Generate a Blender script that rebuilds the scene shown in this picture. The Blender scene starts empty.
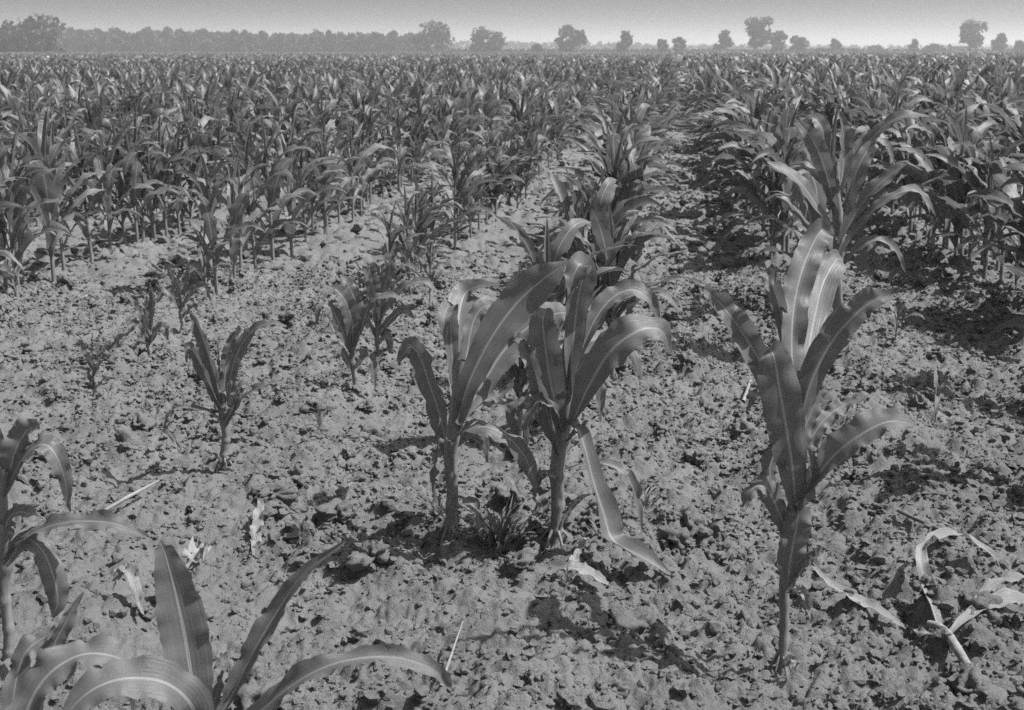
import bpy, math, random
import numpy as np

R = math.radians
scene = bpy.context.scene
COL = scene.collection
rng = random.Random(11)
nrs = np.random.RandomState(5)

# ------------------------------------------------------------------ camera numbers
F_PX, TILT, CAM_H = 1365.0, R(12.6), 1.35
CT, ST = math.cos(TILT), math.sin(TILT)
ROW_A = R(6.44)
SUN_EL, SUN_AZ = R(56), R(97)          # azimuth clockwise from +Y


def ray(px, py):
    dx, dy = px - 512.0, 355.0 - py
    return np.array((dx, F_PX * CT + dy * ST, -F_PX * ST + dy * CT))


def uv_of(x, y):
    return x * math.sin(ROW_A) + y * math.cos(ROW_A), x * math.cos(ROW_A) - y * math.sin(ROW_A)


def xy_of(u, v):
    return u * math.sin(ROW_A) + v * math.cos(ROW_A), u * math.cos(ROW_A) - v * math.sin(ROW_A)


# ------------------------------------------------------------------ noise
def _hash(ix, iy, seed):
    ix = (ix.astype(np.int64) & 0xffffffff).astype(np.uint32)
    iy = (iy.astype(np.int64) & 0xffffffff).astype(np.uint32)
    h = ix * np.uint32(374761393) + iy * np.uint32(668265263) + np.uint32((seed * 1274126177) & 0xffffffff)
    h = (h ^ (h >> np.uint32(13))) * np.uint32(1274126177)
    h = (h ^ (h >> np.uint32(15))) * np.uint32(2246822519)
    h = h ^ (h >> np.uint32(16))
    return h.astype(np.float64) / 4294967295.0


def vnoise(x, y, seed=0):
    ix, iy = np.floor(x), np.floor(y)
    fx, fy = x - ix, y - iy
    fx = fx * fx * (3 - 2 * fx)
    fy = fy * fy * (3 - 2 * fy)
    a, b = _hash(ix, iy, seed), _hash(ix + 1, iy, seed)
    c, d = _hash(ix, iy + 1, seed), _hash(ix + 1, iy + 1, seed)
    return (a * (1 - fx) + b * fx) * (1 - fy) + (c * (1 - fx) + d * fx) * fy


def fbm(x, y, seed, octaves=4, gain=0.5):
    t, amp, n = 0, 1.0, 0
    for k in range(octaves):
        t = t + amp * (vnoise(x * 2 ** k, y * 2 ** k, seed + k) - 0.5)
        n += amp
        amp *= gain
    return t / n


def crumbs(x, y, seed, density):
    """Rounded crumbs about one unit across; returns height 0..1 per point."""
    ix, iy = np.floor(x), np.floor(y)
    out = np.zeros_like(x)
    for a in (-1, 0, 1):
        for b in (-1, 0, 1):
            cx, cy = ix + a, iy + b
            ox = cx + _hash(cx, cy, seed)
            oy = cy + _hash(cx, cy, seed + 7)
            r = 0.25 + 0.55 * _hash(cx, cy, seed + 13) ** 2
            keep = _hash(cx, cy, seed + 29) < density
            e = 0.6 + 0.8 * _hash(cx, cy, seed + 31)
            th = 6.283 * _hash(cx, cy, seed + 37)
            dx, dy = x - ox, y - oy
            p = dx * np.cos(th) + dy * np.sin(th)
            q = -dx * np.sin(th) + dy * np.cos(th)
            d2 = (p * p * e + q * q / e) / (r * r)
            hgt = np.where(keep, r * np.sqrt(np.clip(1 - d2, 0, 1)), 0)
            out = np.maximum(out, hgt)
    return out


def smooth(a, b, x):
    t = np.clip((x - a) / (b - a), 0, 1)
    return t * t * (3 - 2 * t)


MOUNDS = []
for _p, _a in (((450, 545), .028), ((555, 543), .03), ((780, 672), .03), ((225, 470), .022), ((838, 345), .03), ((95, 400), .015),
               ((150, 361), .015), ((355, 392), .018), ((8, 655), .02)):
    _d = ray(*_p)
    _s = CAM_H / -_d[2]
    MOUNDS.append((_d[0] * _s, _d[1] * _s + .02, _a))


def base_h(x, y):
    x, y = np.asarray(x, float), np.asarray(y, float)
    r = np.hypot(x, y)
    u = x * math.sin(ROW_A) + y * math.cos(ROW_A)
    v = x * math.cos(ROW_A) - y * math.sin(ROW_A)
    h = 0.05 * fbm(x * 0.8, y * 0.8, 3, 3) + 0.10 * fbm(x * 2.6, y * 2.6, 9, 3)
    h = h + 0.028 * np.cos((v + 0.30) / 1.1 * 2 * math.pi)
    for bx_, by_, a_ in MOUNDS:
        h = h + a_ * np.exp(-((x - bx_) ** 2 + (y - by_) ** 2) / (2 * 0.075 ** 2))
    return h * (1 - smooth(60, 120, r))


def fine_h(x, y):
    wx = x + 0.03 * fbm(x * 14, y * 14, 51, 3)
    wy = y + 0.03 * fbm(x * 14, y * 14, 61, 3)
    vv = x * math.cos(ROW_A) - y * math.sin(ROW_A)
    worked = smooth(-0.5, 0.2, vv)          # the strip right of the middle row was hoed last and is rougher
    patch = np.clip(smooth(0.32, 0.68, vnoise(x * 1.9, y * 1.9, 77) * 0.6 + vnoise(x * 5, y * 5, 78) * 0.4) + 0.55 * worked + 0.22, 0, 1.35)
    h = 0.050 * crumbs(wx / 0.13, wy / 0.13, 100, 0.30) * patch
    h = np.maximum(h, 0.034 * crumbs(wx / 0.07, wy / 0.07, 200, 0.45) * (0.45 + 0.55 * patch))
    h = h + 0.016 * crumbs(wx / 0.034, wy / 0.034, 300, 0.6) * (0.5 + 0.5 * patch)
    h = h + 0.008 * crumbs(wx / 0.018, wy / 0.018, 400, 0.6)
    for k, (sc, am) in enumerate(((0.17, 0.050), (0.08, 0.032), (0.04, 0.016), (0.019, 0.008))):
        b = np.abs(2 * vnoise(wx / sc + k * 3.7, wy / sc + k * 9.1, 800 + k) - 1)
        h = h + am * np.minimum(b, 0.6) * (0.55 + 0.45 * patch)
    h = h + 0.012 * fbm(x * 60, y * 60, 600, 2) - 0.03
    return h


def ground_z(x, y):
    x, y = np.atleast_1d(np.asarray(x, float)), np.atleast_1d(np.asarray(y, float))
    return base_h(x, y)


def gxy(px, py):
    d = ray(px, py)
    s = CAM_H / -d[2]
    for _ in range(4):
        z = float(ground_z(d[0] * s, d[1] * s)[0])
        s = (CAM_H - z) / -d[2]
    return d[0] * s, d[1] * s


def at_y(px, py, Y):
    """Point where the line of sight meets the upright plane at distance Y."""
    d = ray(px, py)
    s = Y / d[1]
    return np.array((d[0] * s, Y, CAM_H + d[2] * s))


def m_per_px(Y, z=0.3):
    return (Y * CT + (CAM_H - z) * ST) / F_PX


# ------------------------------------------------------------------ mesh helpers
class Geo:
    def __init__(s):
        s.v, s.f, s.uv, s.mi, s.n = [], [], [], [], 0

    def add(s, v, f, uv, mi=0):
        v = np.asarray(v, float)
        s.v.append(v)
        s.f.append(np.asarray(f, int) + s.n)
        s.uv.append(np.asarray(uv, float))
        s.mi.append(np.full(len(f), mi))
        s.n += len(v)

    def arrays(s):
        return np.concatenate(s.v), np.concatenate(s.f), np.concatenate(s.uv), np.concatenate(s.mi)


def mesh_np(name, V, F, UV=None, mats=(), MI=None, smooth_shade=True):
    me = bpy.data.meshes.new(name)
    V = np.asarray(V, np.float32)
    F = np.asarray(F, np.int32)
    k = F.shape[1]
    me.vertices.add(len(V))
    me.vertices.foreach_set('co', V.ravel())
    me.loops.add(len(F) * k)
    me.loops.foreach_set('vertex_index', F.ravel())
    me.polygons.add(len(F))
    me.polygons.foreach_set('loop_start', np.arange(len(F), dtype=np.int32) * k)
    me.polygons.foreach_set('use_smooth', np.full(len(F), smooth_shade))
    for m in mats:
        me.materials.append(m)
    if MI is not None:
        me.polygons.foreach_set('material_index', np.asarray(MI, np.int32))
    if UV is not None:
        l = me.uv_layers.new(name='UVMap')
        l.data.foreach_set('uv', np.asarray(UV, np.float32)[F.ravel()].ravel())
    me.update(calc_edges=True)
    return me


def geo_mesh(name, g, mats):
    V, F, UV, MI = g.arrays()
    return mesh_np(name, V, F, UV, mats, MI)


def link(name, me, parent=None):
    o = bpy.data.objects.new(name, me)
    COL.objects.link(o)
    if parent is not None:
        o.parent = parent
    return o


def tag(o, label=None, cat=None, group=None, kind=None):
    if label:
        o['label'] = label
    if cat:
        o['category'] = cat
    if group:
        o['group'] = group
    if kind:
        o['kind'] = kind
    return o


def catmull(P, n):
    P = np.asarray(P, float)
    if P.ndim == 1:
        P = P[:, None]
    k = len(P)
    if k == 2:
        t = np.linspace(0, 1, n + 1)[:, None]
        return P[0] * (1 - t) + P[1] * t
    Q = np.vstack([2 * P[0] - P[1], P, 2 * P[-1] - P[-2]])
    s = np.linspace(0, k - 1 - 1e-9, n + 1)
    i = np.floor(s).astype(int)
    t = (s - i)[:, None]
    a, b, c, d = Q[i], Q[i + 1], Q[i + 2], Q[i + 3]
    return 0.5 * ((2 * b) + (-a + c) * t + (2 * a - 5 * b + 4 * c - d) * t ** 2 + (-a + 3 * b - 3 * c + d) * t ** 3)


def norm(a):
    return a / np.maximum(np.linalg.norm(a, axis=-1, keepdims=True), 1e-9)


def ribbon(P, W, N, n=16, m=4, fold=0.35, fold0=1.1, wave=0.010, nwave=3.5, seed=0, twist=0.0, curl=0.0, roll=0.0, rag=0.0):
    """A leaf blade along control points P with full widths W; N is the direction its upper face looks."""
    rs = np.random.RandomState(seed)
    C = catmull(P, n)
    w = np.maximum(catmull(W, n)[:, 0], 0.0006)
    T = norm(np.gradient(C, axis=0))
    Nh = catmull(N, n) if np.ndim(N) == 2 else np.tile(np.asarray(N, float), (n + 1, 1))
    side = norm(np.cross(T, Nh))
    nn = norm(np.cross(side, T))
    t = np.linspace(0, 1, n + 1)
    if twist or roll:
        q = rs.rand(3) * 6.28
        a = (twist * t + roll * t * (np.sin(5.0 * t + q[0]) + 0.6 * np.sin(11.0 * t + q[1])))[:, None]
        side, nn = side * np.cos(a) + nn * np.sin(a), nn * np.cos(a) - side * np.sin(a)
    s = np.linspace(-1, 1, m + 1)
    fo = fold + (fold0 - fold) * np.clip(1 - t / 0.22, 0, 1) ** 1.3
    ph = rs.rand(4) * 6.28
    V = np.zeros((n + 1, m + 1, 3))
    for j, sj in enumerate(s):
        a = abs(sj)
        k = 0 if sj < 0 else 1
        wv = wave * (a ** 1.6) * (np.sin(nwave * 6.283 * t + ph[k]) + 0.6 * np.sin(nwave * 2.3 * 6.283 * t + ph[k + 2])) \
            * np.clip(w / (w.max() + 1e-9), 0, 1) * np.clip(t * 5, 0, 1)
        ang = fo + curl * a
        we = w * (1 - rag * (a ** 3) * (rs.rand(n + 1) ** 2)) if rag else w
        pull = wave * 0.8 * (a ** 2) * np.sin(nwave * 1.4 * 6.283 * t + ph[(k + 2) % 4]) * np.clip(t * 5, 0, 1)
        V[:, j] = C + side * (sj * we / 2 * np.cos(ang))[:, None] + nn * (a * we / 2 * np.sin(ang) + wv)[:, None] + T * pull[:, None]
    idx = np.arange((n + 1) * (m + 1)).reshape(n + 1, m + 1)
    Fq = np.stack([idx[:-1, :-1], idx[:-1, 1:], idx[1:, 1:], idx[1:, :-1]], -1).reshape(-1, 4)
    UV = np.stack(np.meshgrid((s + 1) / 2, t), -1).reshape(-1, 2)
    return V.reshape(-1, 3), Fq, UV


def tube(P, rad, n=8, sides=7, seed=0, rough=0.0):
    rs = np.random.RandomState(seed)
    C = catmull(P, n)
    r = catmull(rad, n)[:, 0]
    T = norm(np.gradient(C, axis=0))
    ref = np.array((0.0, 1.0, 0.1)) if abs(T[0][1]) < 0.8 else np.array((1.0, 0, 0.1))
    a = norm(np.cross(T, ref))
    b = norm(np.cross(T, a))
    th = np.linspace(0, 2 * math.pi, sides + 1)
    rr = r[:, None] * (1 + rough * (rs.rand(n + 1, sides + 1) - .5))
    rr[:, -1] = rr[:, 0]
    V = C[:, None] + a[:, None] * (np.cos(th) * rr)[..., None] + b[:, None] * (np.sin(th) * rr)[..., None]
    idx = np.arange((n + 1) * (sides + 1)).reshape(n + 1, sides + 1)
    Fq = np.stack([idx[:-1, :-1], idx[:-1, 1:], idx[1:, 1:], idx[1:, :-1]], -1).reshape(-1, 4)
    UV = np.stack(np.meshgrid(th / 6.2832, np.linspace(0, 1, n + 1)), -1).reshape(-1, 2)
    return V.reshape(-1, 3), Fq, UV


# ------------------------------------------------------------------ materials (the photograph is black and white: every colour is a grey)
def g4(v):
    return (v, v, v, 1)


def new_mat(name):
    m = bpy.data.materials.new(name)
    m.use_nodes = True
    nt = m.node_tree
    nt.nodes.clear()
    out = nt.nodes.new('ShaderNodeOutputMaterial')
    return m, nt, out


def nd(nt, typ, **kw):
    n = nt.nodes.new(typ)
    for k, v in kw.items():
        if k.startswith('i_'):
            n.inputs[k[2:].replace('_', ' ')].default_value = v
        else:
            setattr(n, k, v)
    return n


def maprange(nt, src, a, b, c, d):
    n = nd(nt, 'ShaderNodeMapRange')
    nt.links.new(src, n.inputs['Value'])
    for k, v in zip(('From Min', 'From Max', 'To Min', 'To Max'), (a, b, c, d)):
        n.inputs[k].default_value = v
    return n.outputs['Result']


def math_(nt, op, a, b=None):
    n = nd(nt, 'ShaderNodeMath', operation=op)
    for i, s in enumerate((a, b)):
        if s is None:
            continue
        if isinstance(s, (int, float)):
            n.inputs[i].default_value = s
        else:
            nt.links.new(s, n.inputs[i])
    return n.outputs[0]


def grey(nt, val):
    n = nd(nt, 'ShaderNodeCombineColor')
    for i in range(3):
        nt.links.new(val, n.inputs[i])
    return n.outputs[0]


def soil_material(name, lo, hi):
    m, nt, out = new_mat(name)
    tc = nd(nt, 'ShaderNodeTexCoord')
    b = nd(nt, 'ShaderNodeBsdfPrincipled')
    b.inputs['Roughness'].default_value = 0.95
    b.inputs['Specular IOR Level'].default_value = 0.12
    n1 = nd(nt, 'ShaderNodeTexNoise', i_Scale=3.0, i_Detail=8.0, i_Roughness=0.7)
    n2 = nd(nt, 'ShaderNodeTexNoise', i_Scale=55.0, i_Detail=6.0, i_Roughness=0.7)
    n3 = nd(nt, 'ShaderNodeTexNoise', i_Scale=240.0, i_Detail=4.0, i_Roughness=0.75)
    for n in (n1, n2, n3):
        nt.links.new(tc.outputs['Object'], n.inputs['Vector'])
    s = math_(nt, 'ADD', math_(nt, 'MULTIPLY', n1.outputs['Fac'], 0.5), math_(nt, 'MULTIPLY', n2.outputs['Fac'], 0.25))
    s = math_(nt, 'ADD', s, math_(nt, 'MULTIPLY', n3.outputs['Fac'], 0.25))
    nt.links.new(grey(nt, maprange(nt, s, 0.35, 0.65, lo, hi)), b.inputs['Base Color'])
    bp = nd(nt, 'ShaderNodeBump', i_Strength=1.0, i_Distance=0.012)
    nt.links.new(math_(nt, 'ADD', n2.outputs['Fac'], math_(nt, 'MULTIPLY', n3.outputs['Fac'], 0.5)), bp.inputs['Height'])
    nt.links.new(bp.outputs[0], b.inputs['Normal'])
    nt.links.new(b.outputs[0], out.inputs[0])
    return m


def leaf_material(name, lo, hi, rib, rough=0.42, spec=0.5, trans=0.25, dry=False, veins=26):
    m, nt, out = new_mat(name)
    uvn = nd(nt, 'ShaderNodeUVMap', uv_map='UVMap')
    sep = nd(nt, 'ShaderNodeSeparateXYZ')
    nt.links.new(uvn.outputs[0], sep.inputs[0])
    u, v = sep.outputs[0], sep.outputs[1]
    geo = nd(nt, 'ShaderNodeNewGeometry')
    tc = nd(nt, 'ShaderNodeTexCoord')
    rnd = geo.outputs['Random Per Island']
    # long fibres: noise stretched along the blade
    mp = nd(nt, 'ShaderNodeCombineXYZ')
    nt.links.new(math_(nt, 'MULTIPLY', u, float(veins)), mp.inputs[0])
    nt.links.new(math_(nt, 'MULTIPLY', v, 1.6), mp.inputs[1])
    nt.links.new(math_(nt, 'MULTIPLY', rnd, 40.0), mp.inputs[2])
    fib = nd(nt, 'ShaderNodeTexNoise', i_Scale=1.0, i_Detail=3.0, i_Roughness=0.6)
    nt.links.new(mp.outputs[0], fib.inputs['Vector'])
    blot = nd(nt, 'ShaderNodeTexNoise', i_Scale=22.0, i_Detail=4.0, i_Roughness=0.65)
    nt.links.new(tc.outputs['Object'], blot.inputs['Vector'])
    s = math_(nt, 'ADD', math_(nt, 'MULTIPLY', fib.outputs['Fac'], 0.35), math_(nt, 'MULTIPLY', blot.outputs['Fac'], 0.35))
    s = math_(nt, 'ADD', s, math_(nt, 'MULTIPLY', rnd, 0.3))
    val = maprange(nt, s, 0.25, 0.75, lo, hi)
    # midrib
    d = math_(nt, 'ABSOLUTE', math_(nt, 'SUBTRACT', u, 0.5))
    ribw = maprange(nt, v, 0.0, 1.0, 0.055, 0.02)
    ribm = maprange(nt, math_(nt, 'DIVIDE', d, ribw), 0.6, 1.1, 1.0, 0.0)
    mix = nd(nt, 'ShaderNodeMix', data_type='FLOAT')
    nt.links.new(ribm, mix.inputs[0])
    nt.links.new(val, mix.inputs[2])
    mix.inputs[3].default_value = rib
    # withered ends
    if not dry:
        tipm = maprange(nt, math_(nt, 'ADD', v, math_(nt, 'MULTIPLY', blot.outputs['Fac'], 0.12)), 1.02, 1.10, 0.0, 0.7)
        mix2 = nd(nt, 'ShaderNodeMix', data_type='FLOAT')
        nt.links.new(tipm, mix2.inputs[0])
        nt.links.new(mix.outputs[0], mix2.inputs[2])
        mix2.inputs[3].default_value = 0.22
        colv = mix2.outputs[0]
    else:
        colv = mix.outputs[0]
    col = grey(nt, colv)
    b = nd(nt, 'ShaderNodeBsdfPrincipled')
    b.inputs['Specular IOR Level'].default_value = spec
    nt.links.new(maprange(nt, blot.outputs['Fac'], 0.3, 0.7, rough - 0.06, rough + 0.12), b.inputs['Roughness'])
    nt.links.new(col, b.inputs['Base Color'])
    bp = nd(nt, 'ShaderNodeBump', i_Strength=0.45 if not dry else 0.9, i_Distance=0.003)
    nt.links.new(math_(nt, 'ADD', math_(nt, 'ADD', fib.outputs['Fac'], math_(nt, 'MULTIPLY', blot.outputs['Fac'], 0.8)),
                       math_(nt, 'MULTIPLY', ribm, -0.4)), bp.inputs['Height'])
    nt.links.new(bp.outputs[0], b.inputs['Normal'])
    tr = nd(nt, 'ShaderNodeBsdfTranslucent')
    nt.links.new(col, tr.inputs['Color'])
    ms = nd(nt, 'ShaderNodeMixShader')
    ms.inputs[0].default_value = trans
    nt.links.new(b.outputs[0], ms.inputs[1])
    nt.links.new(tr.outputs[0], ms.inputs[2])
    nt.links.new(ms.outputs[0], out.inputs[0])
    return m


def plain_material(name, lo, hi, scale=20, rough=0.7, stretch=(1, 1, 1), spec=0.3, bump=0.4):
    m, nt, out = new_mat(name)
    tc = nd(nt, 'ShaderNodeTexCoord')
    mp = nd(nt, 'ShaderNodeMapping')
    mp.inputs['Scale'].default_value = stretch
    nt.links.new(tc.outputs['Object'], mp.inputs[0])
    n = nd(nt, 'ShaderNodeTexNoise', i_Scale=float(scale), i_Detail=5.0, i_Roughness=0.65)
    nt.links.new(mp.outputs[0], n.inputs['Vector'])
    b = nd(nt, 'ShaderNodeBsdfPrincipled', i_Roughness=rough)
    b.inputs['Specular IOR Level'].default_value = spec
    nt.links.new(grey(nt, maprange(nt, n.outputs['Fac'], 0.3, 0.7, lo, hi)), b.inputs['Base Color'])
    if bump:
        bp = nd(nt, 'ShaderNodeBump', i_Strength=bump, i_Distance=0.004)
        nt.links.new(n.outputs['Fac'], bp.inputs['Height'])
        nt.links.new(bp.outputs[0], b.inputs['Normal'])
    nt.links.new(b.outputs[0], out.inputs[0])
    return m


M_SOIL = soil_material('dry_field_soil', 0.135, 0.245)
M_LEAF = leaf_material('corn_leaf', 0.085, 0.25, 0.36, rough=0.40, spec=0.5, trans=0.36, veins=55)
M_STALK = plain_material('corn_stalk', 0.13, 0.27, 60, 0.45, (1, 1, 0.12))
M_DRY = leaf_material('dry_husk', 0.15, 0.44, 0.36, rough=0.7, spec=0.2, trans=0.2, dry=True, veins=40)
M_DEAD = leaf_material('withered_leaf', 0.16, 0.32, 0.3, rough=0.7, spec=0.2, trans=0.25, dry=True, veins=40)
M_TWIG = plain_material('dry_twig', 0.16, 0.30, 60, 0.85, (1, 1, 1))
M_STONE = plain_material('pale_stone', 0.2, 0.3, 40, 0.8)
M_WEED = leaf_material('weed_leaf', 0.12, 0.22, 0.22)
M_CROWN = leaf_material('tree_foliage', 0.03, 0.065, 0.05, rough=0.6, trans=0.2)
M_BARK = plain_material('tree_bark', 0.08, 0.14, 6, 0.9)
M_WALL = plain_material('whitewashed_wall', 0.3, 0.38, 3, 0.8)
M_ROOF = plain_material('shingle_roof', 0.26, 0.34, 5, 0.8)
M_DARK = plain_material('dark_opening', 0.03, 0.05, 5, 0.6)
PM = (M_LEAF, M_STALK, M_DEAD)

# ------------------------------------------------------------------ the ground, one sheet to the horizon
def build_ground():
    rr = [1.25]
    while rr[-1] < 24:
        rr.append(rr[-1] * 1.0023)
    while rr[-1] < 6000:
        rr.append(rr[-1] * 1.09)
    r = np.array(rr)
    a1 = np.arange(-27, 27, 0.08)
    a2 = np.linspace(27, 333, 124)[:-1]
    ang = np.radians(np.concatenate([a1, a2]))
    A, Rr = np.meshgrid(ang, r)
    X, Y = Rr * np.sin(A), Rr * np.cos(A)
    Z = base_h(X, Y)
    dense = np.zeros_like(A, bool)
    dense[:, :len(a1)] = True
    near = dense & (Rr < 26)
    Zf = fine_h(X[near], Y[near]) * (1 - smooth(14, 25, Rr[near]))
    Z[near] += Zf
    n, k = A.shape
    idx = np.arange(n * k).reshape(n, k)
    nxt = np.roll(idx, -1, axis=1)
    Fq = np.stack([idx[:-1], idx[1:], nxt[1:], nxt[:-1]], -1).reshape(-1, 4)
    V = np.stack([X, Y, Z], -1).reshape(-1, 3)
    # close the small hole under the camera
    c = len(V)
    V = np.vstack([V, [[0, 0, 0.0]]])
    cap = np.stack([idx[0][::2], nxt[0][::2], np.roll(idx[0][::2], -1), np.full(len(idx[0][::2]), c)], -1)
    cap = cap[:-1]
    Fq = np.vstack([Fq, cap[:, [0, 1, 2, 3]]])
    me = mesh_np('ground', V, Fq, None, (M_SOIL,), None, True)
    tag(link('ground', me), 'pale dry cloddy soil of the corn field', 'soil', kind='structure')


build_ground()


# ------------------------------------------------------------------ loose clods
def ico(sub):
    import bmesh
    bm = bmesh.new()
    bmesh.ops.create_icosphere(bm, subdivisions=sub, radius=1)
    V = np.array([v.co[:] for v in bm.verts])
    F = np.array([[v.index for v in f.verts] for f in bm.faces])
    bm.free()
    return V, F


def clod_shape(sub, seed):
    V, F = ico(sub)
    rs = np.random.RandomState(seed)
    d = np.ones(len(V))
    for k, (sc, am) in enumerate(((1.3, 0.65), (2.9, 0.5), (6.0, 0.3), (13.0, 0.16))):
        o = rs.rand(6) * 50
        d += am * (vnoise(V[:, 0] * sc + o[0], V[:, 1] * sc + o[1], seed) + vnoise(V[:, 1] * sc + o[2], V[:, 2] * sc + o[3], seed + 1)
                   + vnoise(V[:, 2] * sc + o[4], V[:, 0] * sc + o[5], seed + 2) - 1.5)
    return V * d[:, None], F


def build_clods():
    Vs, Fs, off, n_big = [], [], 0, 0
    for cls, (cnt, sub, s0, s1, rmax) in enumerate(((800, 4, 0.016, 0.048, 9), (14000, 2, 0.006, 0.019, 9), (85000, 1, 0.003, 0.0105, 8.5),
                                                     (32000, 1, 0.010, 0.042, 22))):
        shapes = [clod_shape(sub, 40 + 10 * cls + i) for i in range(7)]
        a = np.radians(nrs.uniform(-26, 26, cnt * 3))
        r = np.sqrt(nrs.uniform(1.9 ** 2, rmax ** 2, cnt * 3)) if cls < 3 else np.sqrt(nrs.uniform(9 ** 2, rmax ** 2, cnt * 3))
        x, y = r * np.sin(a), r * np.cos(a)
        p = smooth(0.30, 0.72, vnoise(x * 1.9, y * 1.9, 77) * 0.6 + vnoise(x * 5, y * 5, 78) * 0.4) + 0.4 * smooth(-0.5, 0.2, uv_of(x, y)[1])
        ok = nrs.rand(cnt * 3) < 0.3 + 0.7 * p
        x, y, r = x[ok][:cnt], y[ok][:cnt], r[ok][:cnt]
        s = s0 + (s1 - s0) * nrs.rand(len(x)) ** 2.6
        z = base_h(x, y) + fine_h(x, y) * (1 - smooth(14, 25, r)) + s * nrs.uniform(-0.25, 0.45, len(x))
        which = nrs.randint(0, 7, len(x))
        th = nrs.uniform(0, 6.283, len(x))
        el = nrs.uniform(0.6, 0.95, len(x))
        ex = nrs.uniform(0.8, 1.3, len(x))
        for w in range(7):
            q = np.where(which == w)[0]
            V, F = shapes[w]
            vx = V[None, :, 0] * ex[q, None]
            vy = V[None, :, 1] / ex[q, None]
            c, sn = np.cos(th[q])[:, None], np.sin(th[q])[:, None]
            P = np.stack([vx * c - vy * sn, vx * sn + vy * c, V[None, :, 2] * el[q, None]], -1) * s[q, None, None]
            P += np.stack([x[q], y[q], z[q]], -1)[:, None]
            Vs.append(P.reshape(-1, 3))
            Fs.append((F[None] + (off + np.arange(len(q)) * len(V))[:, None, None]).reshape(-1, 3))
            off += len(q) * len(V)
            n_big += len(q) * len(F) if cls == 0 else 0
    me = mesh_np('soil_clods', np.concatenate(Vs), np.concatenate(Fs), None, (M_SOIL,), None, False)
    sm_ = np.zeros(len(me.polygons), bool)
    sm_[:n_big] = True
    me.polygons.foreach_set('use_smooth', sm_)
    tag(link('soil_clods', me), 'loose crumbs and clods of dry soil strewn over the field', 'soil clods', kind='stuff')


build_clods()

# ------------------------------------------------------------------ generic corn plants (built one metre tall, scaled when placed)
Z3 = np.array((0.0, 0.0, 1.0))


def leaf_path(z0, az, e0, e1, L, n, bend=1.4, drift=0.0, r0=0.008):
    t = np.linspace(0, 1, n + 1)
    el = e0 + (e1 - e0) * t ** bend
    a = az + drift * t
    d = np.stack([np.cos(a) * np.cos(el), np.sin(a) * np.cos(el), np.sin(el)], -1)
    P = np.zeros((n + 1, 3))
    P[0] = (math.cos(az) * r0, math.sin(az) * r0, z0)
    P[1:] = P[0] + np.cumsum(d[:-1] * (L / n), axis=0)
    return P


WT = np.array((0.55, 0.86, 1.0, 0.98, 0.84, 0.55, 0.04))


def corn_leaf(P, width, az, n, m, seed, fold, wave, twist=0.0, curl=0.0):
    up = np.array((-math.cos(az), -math.sin(az), 0.0)) * 0.9 + Z3 * 0.45
    upe = Z3 * 1.0 + np.array((-math.cos(az), -math.sin(az), 0.0)) * -0.5
    Nn = np.stack([up, up * 0.4 + Z3 * .8, upe])
    return ribbon(P, WT * width, Nn, n, m, fold=fold, fold0=1.15, wave=wave, seed=seed, twist=twist, curl=curl)


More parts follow.
